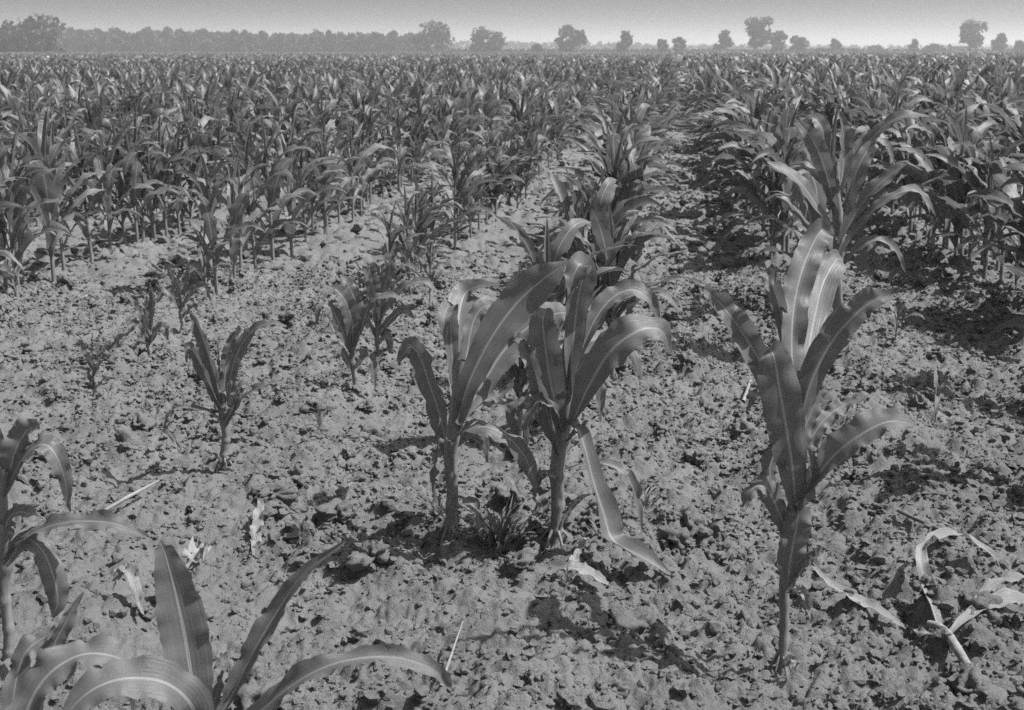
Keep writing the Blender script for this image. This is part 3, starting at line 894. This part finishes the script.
hero((20, 900), [(20, 900, 9), (20, 840, 10), (18, 770, 9)], [
    L([(20, 800, .0), (24, 725, .0), (44, 680, .02), (78, 656, .04), (112, 656, .05), (140, 672, .05)], [18, 42, 46, 44, 36, 4], n=(0, -.6, .8)),
    L([(20, 780, .02), (34, 700, .06), (52, 650, .08), (68, 618, .09), (83, 592, .1)], [14, 20, 22, 16, 2], n=(.3, -.8, .3)),
    L([(16, 800, .03), (12, 720, .05), (22, 660, .08), (46, 636, .1), (72, 628, .1)], [14, 24, 26, 20, 3], n=(0, -.6, .8)),
    L([(16, 790, -.02), (-10, 730, -.03), (-40, 710, -.04), (-80, 730, -.05)], [14, 36, 36, 4]),
], 'blurred corn plant at the bottom left corner, broad arched leaves', seed=10)

# ------------------------------------------------------------------ rows of the field
ROW0, PITCH = -0.30, 1.10
ORD = ['', 'first', 'second', 'third', 'fourth', 'fifth', 'sixth', 'seventh', 'eighth', 'ninth', 'tenth']
pool = []


def size_noise(u, v):
    return float(vnoise(np.array([u * 0.35]), np.array([v * 0.5]), 900)[0])


FAR = 330.0
for k in range(-130, 150):
    v0 = ROW0 + PITCH * k
    u = 0.4
    rr_ = random.Random(5000 + k)
    while u < FAR:
        step = rr_.uniform(0.21, 0.38) if u < 70 else rr_.uniform(0.55, 0.95)
        if k >= 0:
            step = rr_.uniform(0.19, 0.32) if u < 40 else step
        u += step
        far_ = min(1.0, max(0.0, (u - 9) / 12))
        v = v0 + rr_.gauss(0, 0.045 + 0.09 * far_) + 0.5 * far_ * float(fbm(np.array([u * 0.12]), np.array([k * 0.37]), 950, 2)[0])
        x, y = xy_of(u, v)
        if y < 1.2:
            continue
        if abs(x) > 0.455 * y + 1.3:
            continue
        sn = size_noise(u, v)
        kind, s = 'thin', 0.68 + 0.20 * sn
        if k == 0:
            if u < 4.5:
                continue
            kind, s = 'full', (0.70 if u < 6 else 0.76) + 0.14 * sn if u < 16 else 0.7 + 0.2 * sn
        elif k == -1:
            if u < 6.5:
                continue
            if u < 10 and rr_.random() < 0.25:
                continue
            kind, s = 'thin', (0.46 if u < 9 else 0.56) + 0.18 * sn
            if u > 13:
                kind, s = 'full', 0.68 + 0.2 * sn
        elif k == -2:
            if u < 7.1:
                continue
            s = 0.68 + 0.18 * sn
        elif k < -2:
            if u < 6.3 and k > -4:
                continue
            s = 0.68 + 0.2 * sn
        elif k == 1:
            if u < 7.0:
                continue
            kind, s = 'full', 0.80 + 0.2 * sn
        elif k >= 2:
            if u < 6.4 and k == 2:
                if u > 4.6 or u < 3.6:
                    continue
            kind, s = 'full', 0.80 + 0.2 * sn
        if u < 60 and 0.12 < sn < 0.2 and rr_.random() < 0.6:
            continue
        s *= 1.08
        if rr_.random() < 0.07:
            kind, s = 'small', s * 0.6
        if u < 70 and (k != -1 or u > 8.5) and kind != 'small' and rr_.random() < 0.4:      # two stalks from one hill
            x2, y2 = xy_of(u + rr_.uniform(-.06, .06), v + rr_.choice((-1, 1)) * rr_.uniform(.05, .11))
            pool.append((k, u, v, x2, y2, s * rr_.uniform(0.75, 1.05), rr_.uniform(0, 6.283), kind, rr_.randint(0, 100)))
        pool.append((k, u, v, x, y, s * rr_.uniform(0.88, 1.1), rr_.uniform(0, 6.283), kind, rr_.randint(0, 100)))


def in_frame(x, y, s):
    dep = y * CT + CAM_H * ST
    px = 512 + F_PX * x / dep
    return -40 < px < 1064 and dep > 0


pool.sort(key=lambda p: -(p[5] / (p[4] * CT + 0.3)))
vis = [p for p in pool if in_frame(p[3], p[4], p[5])]
N_IND, N_PARTS = 270, 120
ind = vis[:N_IND]
ind_set = set(id(p) for p in ind)
offf = [p for p in pool if not in_frame(p[3], p[4], p[5]) and p[4] < 9]
stuff = [p for p in pool if id(p) not in ind_set and not (not in_frame(p[3], p[4], p[5]) and p[4] < 9)]

by_row = {}
for p in ind:
    by_row.setdefault(p[0], []).append(p)
size_rank = {id(p): i for i, p in enumerate(ind)}
for k, ps in by_row.items():
    ps.sort(key=lambda p: p[1])
    for i, p in enumerate(ps):
        o_ = ORD[i + 1] if i < 10 else None
        grp = None
        if k == 0:
            lab = f'{o_} corn plant back in the middle row, behind the two big leafy ones' if o_ else 'corn plant far back in the middle row, only its top leaves clear'
            grp = 'corn plants of the middle row'
        elif k == -1:
            lab = f'{o_} corn plant back in the thin row, beyond the close small pair' if o_ else 'corn plant far back in the thin row left of the middle row'
            grp = 'corn plants of the thin row'
        elif k == 1:
            lab = f'{o_} corn plant behind the large dark one at the head of the right row' if o_ else 'corn plant far back in the row right of the bare path'
            grp = 'corn plants of the row right of the path'
        elif k == -2:
            lab = f'{o_} corn plant back along the front row of the dense left stand' if o_ else 'corn plant far back along the front row of the dense left stand'
            grp = 'corn plants of the front row of the left stand'
        elif k == 2:
            lab = f'{o_} corn plant back along the second row right of the bare path' if o_ else 'corn plant far back along the second row right of the bare path'
            grp = 'corn plants of the second row right of the path'
        elif k < 0:
            w_ = ORD[-k - 1] if -k - 1 < 11 else 'a distant'
            lab = f'corn plant inside the dense left stand, {w_} row from the open soil'
            grp = f'corn plants of the left stand, {w_} row'
        else:
            w_ = ORD[k] if k < 11 else 'a distant'
            lab = f'corn plant among crowded leaves at right, {w_} row from the bare path'
            grp = f'corn plants of the right stand, {w_} row'
        place_plant(p[3], p[4], p[5], p[6], p[7], p[8], lab, grp, parts=size_rank[id(p)] < N_PARTS)
for p in offf:
    place_plant(p[3], p[4], p[5], p[6], p[7], p[8], 'corn plant just outside the edge of the picture', 'corn plants outside the picture', parts=False)

for px, py, s_, q in ((1066, 498, .92, 3), (1072, 408, .9, 5), (1046, 330, .95, 1)):
    x, y = gxy(px, py)
    place_plant(x, y, s_, 1.1 * q, 'full', q, 'corn plant just outside the edge of the picture', 'corn plants outside the picture', parts=False)

# all the other plants: one mass
acc = Geo()
LODS = [([lod_parts(700 + i, 5, 2) for i in range(8)], 16, 60), ([lod_parts(800 + i, 3, 1, 5, 1.9) for i in range(8)], 60, 1e9)]
nearv = [VARIANTS['full'][i]['geo'] for i in range(9)]


def emit(var, ps, broad=1.0):
    V, F, UV, MI = var
    n = len(ps)
    if not n:
        return
    a = np.array([(p[3], p[4], p[5], p[6]) for p in ps])
    z = ground_z(a[:, 0], a[:, 1])
    c, s = np.cos(a[:, 3])[:, None], np.sin(a[:, 3])[:, None]
    P = np.stack([V[None, :, 0] * c - V[None, :, 1] * s, V[None, :, 0] * s + V[None, :, 1] * c, np.broadcast_to(V[None, :, 2], (n, len(V)))], -1)
    P = P * a[:, 2][:, None, None] + np.stack([a[:, 0], a[:, 1], z], -1)[:, None]
    Fq = (F[None] + (np.arange(n) * len(V))[:, None, None]).reshape(-1, 4)
    acc.v.append(P.reshape(-1, 3))
    acc.f.append(Fq + acc.n)
    acc.uv.append(np.tile(UV, (n, 1)))
    acc.mi.append(np.tile(MI, n))
    acc.n += n * len(V)


for i in range(9):
    emit(nearv[i], [p for p in stuff if p[4] < 16 and p[8] % 9 == i])
for vars_, lo, hi in LODS:
    for i in range(8):
        emit(vars_[i], [p for p in stuff if lo <= p[4] < hi and p[8] % 8 == i])
V, F, UV, MI = acc.arrays()
tag(link('corn_field', mesh_np('corn_field', V, F, UV, PM, MI)), 'mass of corn plants filling the field back to the distant trees', 'corn field', kind='stuff')
print('pool', len(pool), 'visible', len(vis), 'field faces', len(F))

# ------------------------------------------------------------------ small plants and litter in front
SMALLS = [
    ((895, 345), 0.2, 'small', 3, 'little corn seedling in the open soil right of the tall plants'),
    ((320, 440), 0.12, 'small', 4, 'withered little seedling right of the lone young plant'),
    ((935, 425), 0.17, 'small', 5, 'shrivelled seedling in open soil near the right edge'),
    ((205, 300), 0.42, 'thin', 2, 'slim corn plant at the near corner of the dense left stand'),
    ((430, 310), 0.34, 'thin', 3, 'slim corn plant in the thin row just beyond the close pair'),
]
for (px, py), s, kind, q, lab in SMALLS:
    x, y = gxy(px, py)
    place_plant(x, y, s, 0.4 + q * 0.9, kind, q, lab, None)


def litter_leaf(name, pts, widths, label, cat, mat=M_DRY, n=(0, -.3, 1), fold=0.35, wave=0.006, tw=0.0, seed=0, segs=24):
    P = []
    for px, py, h in pts:
        x, y = gxy(px, py)
        P.append((x, y, float(ground_z(x, y)[0]) + 0.02 + h))
    P = np.array(P)
    o = P[0].copy()
    mp = m_per_px(P[0][1], 0)
    me = mesh_np(name, *ribbon(P - o, [w * mp for w in widths], n, segs, 6, fold=fold, fold0=fold, wave=wave, seed=seed, twist=tw), (mat,))
    ob = link(name, me)
    ob.location = o
    tag(ob, label, cat)
    return ob


def litter_stick(name, pts, rad, label, cat, mat=M_TWIG, seed=0):
    P = []
    for px, py, h in pts:
        x, y = gxy(px, py)
        P.append((x, y, float(ground_z(x, y)[0]) + 0.018 + h))
    P = np.array(P)
    o = P[0].copy()
    mp = m_per_px(P[0][1], 0)
    me = mesh_np(name, *tube(P - o, [r * mp for r in rad], 10, 7, seed, 0.3), (mat,))
    ob = link(name, me)
    ob.location = o
    tag(ob, label, cat)
    return ob


litter_leaf('dry_leaf_scrap', [(556, 580, .01), (572, 584, .025), (590, 588, .02), (608, 592, 0)], [4, 16, 14, 6], 'white dry leaf scrap lying below the two middle plants', 'dry leaf', seed=1, wave=.005)
litter_leaf('dry_leaf_scrap', [(586, 556, .03), (580, 566, .03), (573, 577, .02)], [4, 6, 9], 'narrow pale leaf strip standing over the white leaf scrap', 'dry leaf', seed=2)
litter_leaf('dry_leaf_scrap', [(255, 562, 0), (258, 545, .03), (262, 526, .05)], [5, 13, 7], 'pale torn leaf scrap standing upright on soil at left', 'dry leaf', seed=3, n=(0, -1, .2), wave=.01)
litter_leaf('dry_leaf_scrap', [(188, 580, .01), (196, 572, .03), (206, 562, .03)], [8, 18, 12], 'crumpled pale leaf scrap behind the near blurred blade', 'dry leaf', seed=4, wave=.02)
litter_leaf('dry_leaf_scrap', [(112, 602, .01), (122, 598, .05), (134, 604, .05), (143, 622, 0)], [6, 10, 14, 3], 'curled shrivelled leaf on the soil above the corner leaves', 'dry leaf', seed=5, wave=.012)
litter_stick('dry_straw', [(104, 517, .0), (130, 506, .012), (159, 493, .02)], [1.6, 2.0, 1.0], 'thin pale dry stem lying on the soil at left', 'dry stem', M_STONE)
litter_stick('dry_straw', [(441, 694, .0), (452, 674, .03), (463, 654, .06)], [1.8, 1.4, 0.7], 'pale leaning straw at the bottom edge near the blurred leaf', 'dry stem', M_TWIG)
litter_stick('dark_twig', [(897, 521, .01), (925, 533, .01), (952, 543, 0)], [1.6, 1.8, 1.6], 'straight dark twig on the shaded soil at right', 'twig', M_BARK)
litter_stick('dry_straw', [(743, 406, .0), (750, 392, .03)], [2, 1.6], 'short pale stub left of the tall right plant', 'dry stem', M_TWIG)
# the dead stalk at bottom right with its bleached leaf
x0, y0 = gxy(968, 676)
root = bpy.data.objects.new('dead_stalk', None)
root.location = (x0, y0, float(ground_z(x0, y0)[0]))
COL.objects.link(root)
tag(root, 'dead corn stalk lying at bottom right with bleached leaf curling up from it', 'dead stalk')
o0 = np.array(root.location)


def gp(px, py, h):
    x, y = gxy(px, py)
    return np.array((x, y, float(ground_z(x, y)[0]) + 0.02 + h)) - o0


mp = m_per_px(y0, 0)
link('stalk', mesh_np('dead_stalk_stem', *tube([gp(968, 676, 0), gp(955, 662, .015), gp(942, 646, .02), (gp(928, 640, .02))], [5 * mp, 5 * mp, 5 * mp, 4 * mp], 10, 9, 3, .2), (M_TWIG,)), root)
link('leaf', mesh_np('bleached_leaf', *ribbon([gp(938, 642, .02), gp(928, 622, .05), gp(920, 602, .08), gp(922, 584, .09), gp(940, 573, .08), gp(968, 570, .06), gp(998, 576, .02)],
                                              [8 * mp, 15 * mp, 15 * mp, 12 * mp, 14 * mp, 14 * mp, 4 * mp], [(0.2, -.8, .6), (-.3, -.7, .7), (0, -.5, .9)], 34, 6, fold=.5, fold0=.4, wave=.008, seed=5, twist=.6), (M_DRY,)), root)
link('leaf', mesh_np('dry_strip', *ribbon([gp(935, 650, .01), gp(915, 646, .02), (gp(895, 640, .01)), gp(868, 628, .0)], [6 * mp, 7 * mp, 5 * mp, 2 * mp], (0, -.4, .9), 16, 6, fold=.3, seed=6), (M_TWIG,)), root)
litter_leaf('dry_leaf_bundle', [(946, 652, .02), (966, 640, .04), (990, 632, .05), (1012, 628, .05), (1040, 628, .04)], [4, 12, 20, 26, 10], 'bleached split husk at the right edge beside the dead stalk', 'dry husk', seed=8, wave=.006, fold=.4)
litter_leaf('dry_leaf_bundle', [(972, 630, .04), (988, 622, .07), (1012, 617, .08), (1045, 614, .06)], [8, 12, 12, 6], 'upper bleached husk blade lying over the split husk at right edge', 'dry husk', seed=9, wave=.006, fold=.3)
# pale flat stone before the left stand
V_, F_ = clod_shape(3, 91)
x, y = gxy(85, 298)
st = link('flat_stone', mesh_np('flat_stone', V_ * np.array((0.045, 0.03, 0.014)), F_, None, (M_STONE,)))
st.location = (x, y, float(ground_z(x, y)[0]) + 0.02)
tag(st, 'pale flat stone at the foot of the dense left stand', 'stone')


def tuft(px, py, n, h, label, seed, spread=0.05):
    x, y = gxy(px, py)
    z = float(ground_z(x, y)[0])
    r = random.Random(seed)
    g = Geo()
    for i in range(n):
        az = r.uniform(0, 6.283)
        P = leaf_path(0.0, az, R(r.uniform(50, 85)), R(r.uniform(-30, 40)), h * r.uniform(.5, 1.1), 5, 1.2, r.uniform(-.5, .5), r.uniform(0, spread) * .5)
        g.add(*ribbon(P, WT * 0.008, np.array((-math.cos(az), -math.sin(az), .5)), 6, 2, fold=.3, wave=.001, seed=seed + i), 0)
    o = link('weed_tuft', geo_mesh('weed_tuft', g, (M_WEED,)))
    o.location = (x, y, z + 0.018)
    tag(o, label, 'weed')


tuft(497, 552, 60, 0.14, 'bushy little weed tuft between the two middle plants', 1, .12)
tuft(644, 512, 26, 0.07, 'small grass tuft right of the broken leaf', 2, .07)
tuft(445, 520, 16, 0.07, 'low weed at the foot of the left middle plant', 3, .07)
tuft(600, 545, 18, 0.06, 'low grass blades under the broken leaf', 4, .08)
tuft(566, 590, 7, 0.05, 'few grass blades behind the white leaf scrap', 5, .03)
tuft(185, 492, 6, 0.05, 'tiny weed in the soil left of the lone young plant', 6, .03)
tuft(890, 455, 10, 0.05, 'tiny weed on the soil right of the big drooping leaf', 7, .05)

# ------------------------------------------------------------------ trees along the field's end
def clump_tree(seed, Hh, Wd, trunk_h, shape='round', leaf=0.42, n=1500):
    r = np.random.RandomState(seed)
    nb = 14
    cen, rad = [], []
    for i in range(nb):
        t = i / (nb - 1)
        zz = trunk_h + (Hh - trunk_h) * ((0.02 if trunk_h < Hh * 0.06 else 0.12) + 0.84 * t)
        if shape == 'cone':
            ww = Wd / 2 * (1 - 0.8 * t)
        elif shape == 'flat':
            ww = Wd / 2 * (0.45 + 0.55 * t)
        else:
            ww = Wd / 2 * (1.0 if trunk_h < 0.1 and t < .5 else math.sin(math.pi * (0.18 + 0.72 * t)) ** 0.7)
        a = r.rand() * 6.28
        d = ww * r.uniform(0.25, 0.85)
        cen.append((math.cos(a) * d, math.sin(a) * d, zz))
        rad.append(Wd * r.uniform(0.13, 0.24))
    cen, rad = np.array(cen), np.array(rad)
    w = r.randint(0, nb, n)
    dirs = norm(r.randn(n, 3))
    P = cen[w] + dirs * (rad[w] * r.rand(n) ** 0.4)[:, None] * np.array((1, 1, .75))
    P[:, 2] = np.maximum(P[:, 2], trunk_h * .6)
    a, b = norm(r.randn(n, 3)), norm(r.randn(n, 3))
    s = leaf * r.uniform(.5, 1.2, n)[:, None]
    V = np.stack([P - a * s - b * s * .6, P + a * s - b * s * .6, P + a * s + b * s * .6, P - a * s + b * s * .6], 1).reshape(-1, 3)
    F = np.arange(n * 4).reshape(-1, 4)
    UV = np.tile(np.array(((0.1, 0), (.4, 0), (.4, 1), (.1, 1))), (n, 1))
    limbs = Geo()
    limbs.add(*tube([(0, 0, -.3), (0, 0, trunk_h), (0, 0, Hh * .7)], [Hh * .028, Hh * .022, Hh * .008], 5, 7, seed, .1))
    for i in range(0, nb, 2):
        c = cen[i]
        limbs.add(*tube([(0, 0, max(trunk_h * .8, c[2] * .55)), c * np.array((.5, .5, .85)), c], [Hh * .012, Hh * .008, Hh * .003], 4, 5, seed + i, .1))
    return (V, F, UV), limbs


TREES = [  # px, top py, width px, distance, shape, label
    (436, 28, 46, 430, 'round', 'dark bushy tree at the right end of the hazy left wood'),
    (488, 33, 38, 430, 'round', 'round dark tree standing beside the bushy one at the wood end'),
    (535, 45, 12, 430, 'round', 'small low bush left of the square dark tree'),
    (567, 30, 36, 420, 'round', 'square dark tree standing alone left of the bare path'),
    (621, 35, 24, 410, 'cone', 'pointed tree straight above the middle row'),
    (655, 41, 13, 420, 'round', 'small round tree, left of two beyond the middle row'),
    (671, 39, 16, 420, 'round', 'small round tree, right of two beyond the middle row'),
    (714, 33, 20, 430, 'cone', 'narrow tree standing right of the two small round ones'),
    (744, 22, 40, 420, 'flat', 'spreading tree with open top reaching over its neighbour'),
    (765, 34, 22, 425, 'round', 'dark round tree under the spreading one'),
    (784, 38, 18, 430, 'round', 'round tree right of the dark pair by the spreading tree'),
    (820, 41, 13, 440, 'round', 'small round tree rising from the dark hedge'),
    (895, 41, 13, 440, 'cone', 'small pointed tree between the hedge and the barn'),
    (858, 48, 22, 470, 'round', 'low faint bush left of the small pointed tree'),
    (915, 47, 24, 450, 'round', 'low bush just left of the pale barn'),
    (946, 26, 38, 420, 'flat', 'tall open tree standing over the pale barn'),
    (976, 36, 18, 430, 'cone', 'pointed tree right of the pale barn'),
    (996, 43, 16, 420, 'round', 'round bush right of the pointed tree, near the right edge'),
    (58, 24, 70, 330, 'round', 'dark tree at the far left corner before the hazy wood'),
    (33, 30, 40, 320, 'round', 'dark low tree beside the corner tree at far left'),
]
HORIZ = 355 - F_PX * math.tan(TILT)
for i, (px, top, wpx, D, shape, lab) in enumerate(TREES):
    x = (px - 512) / F_PX * D * 1.0 / CT
    pxm = F_PX / (D * CT) * CT * CT
    pm = D * CT / F_PX
    Hh = (HORIZ - top) * pm / CT + CAM_H
    Wd = wpx * pm
    (Vt, Ft, Ut), limbs = clump_tree(60 + i, Hh, Wd, Hh * (0.12 if shape == 'round' else 0.25), shape, leaf=0.10 * Wd ** .6 + .16, n=1300)
    root = bpy.data.objects.new('broadleaf_tree' if Hh > 3.5 else 'field_bush', None)
    root.location = (x, D, 0)
    COL.objects.link(root)
    tag(root, lab, 'tree' if Hh > 3.5 else 'bush', 'trees along the far field edge')
    link('crown', mesh_np('tree_crown', Vt, Ft, Ut, (M_CROWN,), None, False), root)
    link('trunk', geo_mesh('tree_trunk', limbs, (M_BARK,)), root)

# hedge of a few bushes under the small round tree
def far_mass(name, spans, label, cat, seed, n_per=420):
    r = np.random.RandomState(seed)
    Vs, Fs, Us, off = [], [], [], 0
    for (p0, p1, t0, t1, D, stepx) in spans:
        px = p0
        while px < p1:
            f = (px - p0) / max(1, p1 - p0)
            top = t0 + (t1 - t0) * f + r.uniform(-1, 1) * 0.12 * (HORIZ - (t0 + t1) / 2)
            Dd = D * r.uniform(.96, 1.06)
            pm = Dd * CT / F_PX
            Hh = max(1.5, (HORIZ - top) * pm / CT + CAM_H)
            Wd = stepx * r.uniform(1.3, 2.2) * pm
            (Vt, Ft, Ut), limbs = clump_tree(int(r.randint(1e6)), Hh, Wd, 0.05, 'round', leaf=.2 + .06 * Hh, n=n_per)
            Vt = Vt + np.array(((px - 512) / F_PX * Dd / CT, Dd, 0))
            Vs.append(Vt)
            Fs.append(Ft + off)
            Us.append(Ut)
            off += len(Vt)
            px += stepx * r.uniform(.6, 1.1)
    me = mesh_np(name, np.concatenate(Vs), np.concatenate(Fs), np.concatenate(Us), (M_CROWN,), None, False)
    tag(link(name, me), label, cat, kind='stuff')


far_mass('hedge', [(796, 842, 49.0, 49.0, 435, 5)], 'dark low hedge with a small round tree at the far field edge', 'hedge', 5)
far_mass('edge_brush', [(440, 1060, 49.3, 49.8, 450, 6)], 'low dark brush joining the single trees at the field edge', 'brush', 8, 260)
far_mass('left_wood', [(-60, 440, 27, 34, 480, 11), (-60, 440, 30, 37, 540, 11)], 'hazy grey wood closing the field on the left', 'wood', 6, 900)
far_mass('far_wood', [(430, 640, 41.5, 43.5, 800, 9), (600, 1060, 45.0, 46.5, 800, 9)], 'pale distant line of woods behind the separate trees', 'wood', 7, 420)

# small pale barn under the open tree
def box(g, c, s, mi=0):
    c, s = np.array(c, float), np.array(s, float) / 2
    V = np.array([(a, b, d) for a in (-1, 1) for b in (-1, 1) for d in (-1, 1)]) * s + c
    F = [(0, 1, 3, 2), (4, 6, 7, 5), (0, 4, 5, 1), (2, 3, 7, 6), (0, 2, 6, 4), (1, 5, 7, 3)]
    g.add(V, F, np.zeros((8, 2)), mi)


def flat_mesh(name, g, mat):
    V, F, UV, MI = g.arrays()
    return mesh_np(name, V, F, UV, (mat,), None, False)


Db = 412.0
root = bpy.data.objects.new('pale_barn', None)
root.location = ((936.5 - 512) / F_PX * Db / CT, Db, 0)
COL.objects.link(root)
tag(root, 'small pale barn below the open tree near the right edge', 'barn')
g = Geo()
box(g, (0, 0, 1.2), (4.4, 3.6, 2.5))
V = np.array([(-2.2, -1.8, 1.85), (2.2, -1.8, 1.85), (2.2, 1.8, 1.85), (-2.2, 1.8, 1.85), (-2.2, 0, 2.5), (2.2, 0, 2.5)])
link('wall', flat_mesh('barn_wall', g, M_WALL), root)
g = Geo()
g.add([(-2.5, -2.1, 2.35), (2.5, -2.1, 2.35), (2.5, 0, 3.15), (-2.5, 0, 3.15), (-2.5, 2.1, 2.35), (2.5, 2.1, 2.35),
       (-2.5, -2.1, 2.46), (2.5, -2.1, 2.46), (2.5, 0, 3.26), (-2.5, 0, 3.26), (-2.5, 2.1, 2.46), (2.5, 2.1, 2.46)],
      [(0, 3, 2, 1), (3, 4, 5, 2), (6, 7, 8, 9), (9, 8, 11, 10), (0, 1, 7, 6), (4, 10, 11, 5), (0, 6, 9, 3), (3, 9, 10, 4), (1, 2, 8, 7), (2, 5, 11, 8)], np.zeros((12, 2)))
link('roof', flat_mesh('barn_roof', g, M_ROOF), root)
g = Geo()
box(g, (0.9, -1.82, 0.75), (0.9, 0.06, 1.5))
link('door', flat_mesh('barn_door', g, M_DARK), root)

# ------------------------------------------------------------------ air, sky, sun, camera
m, nt, out = new_mat('summer_haze')
pv = nd(nt, 'ShaderNodeVolumePrincipled')
pv.inputs['Color'].default_value = (0.98, 0.98, 0.98, 1)
pv.inputs['Density'].default_value = 0.0010
pv.inputs['Anisotropy'].default_value = 0.3
nt.links.new(pv.outputs[0], out.inputs['Volume'])
USE_HAZE = True
if USE_HAZE:
    g = Geo()
    box(g, (0, 2950, 12.4), (7000, 6100, 29.0))
    hz = link('haze', flat_mesh('haze', g, m))
    tag(hz, 'thin pale summer haze over the field and far trees', 'haze', kind='stuff')

w = bpy.data.worlds.new('World')
scene.world = w
w.use_nodes = True
nt = w.node_tree
nt.nodes.clear()
sky = nt.nodes.new('ShaderNodeTexSky')
sky.sky_type = 'NISHITA'
sky.sun_disc = False
sky.sun_elevation = SUN_EL
sky.sun_rotation = SUN_AZ
sky.air_density = 1.0
sky.dust_density = 7.0
bw = nt.nodes.new('ShaderNodeRGBToBW')
bg = nt.nodes.new('ShaderNodeBackground')
bg.inputs['Strength'].default_value = 0.066
wo = nt.nodes.new('ShaderNodeOutputWorld')
nt.links.new(sky.outputs[0], bw.inputs[0])
nt.links.new(bw.outputs[0], bg.inputs[0])
nt.links.new(bg.outputs[0], wo.inputs[0])

sd = bpy.data.lights.new('sun', 'SUN')
sd.energy = 5.0
sd.angle = R(0.53)
sd.color = (1, 1, 1)
so = bpy.data.objects.new('sun', sd)
COL.objects.link(so)
from mathutils import Vector
sv = Vector((math.sin(SUN_AZ) * math.cos(SUN_EL), math.cos(SUN_AZ) * math.cos(SUN_EL), math.sin(SUN_EL)))
so.rotation_euler = (-sv).to_track_quat('-Z', 'Y').to_euler()
so.location = sv * 50

cd = bpy.data.cameras.new('camera')
cd.sensor_fit = 'HORIZONTAL'
cd.sensor_width = 36.0
cd.lens = F_PX / 1024 * 36.0
cd.clip_start = 0.05
cd.clip_end = 20000
cd.dof.use_dof = True
cd.dof.focus_distance = 4.2
cd.dof.aperture_fstop = 11
co = bpy.data.objects.new('camera', cd)
COL.objects.link(co)
co.location = (0, 0, CAM_H)
co.rotation_euler = (R(90) - TILT, 0, 0)
scene.camera = co

scene.render.engine = 'CYCLES'
cy = scene.cycles
cy.use_denoising = False
cy.max_bounces = 6
cy.diffuse_bounces = 3
cy.transmission_bounces = 3
cy.volume_bounces = 1
cy.use_adaptive_sampling = False
vs = scene.view_settings
scene.display_settings.display_device = 'sRGB'
vs.view_transform = 'Standard'
vs.look = 'None'
vs.exposure = 0.42
vs.gamma = 1.0
vs.use_curve_mapping = False
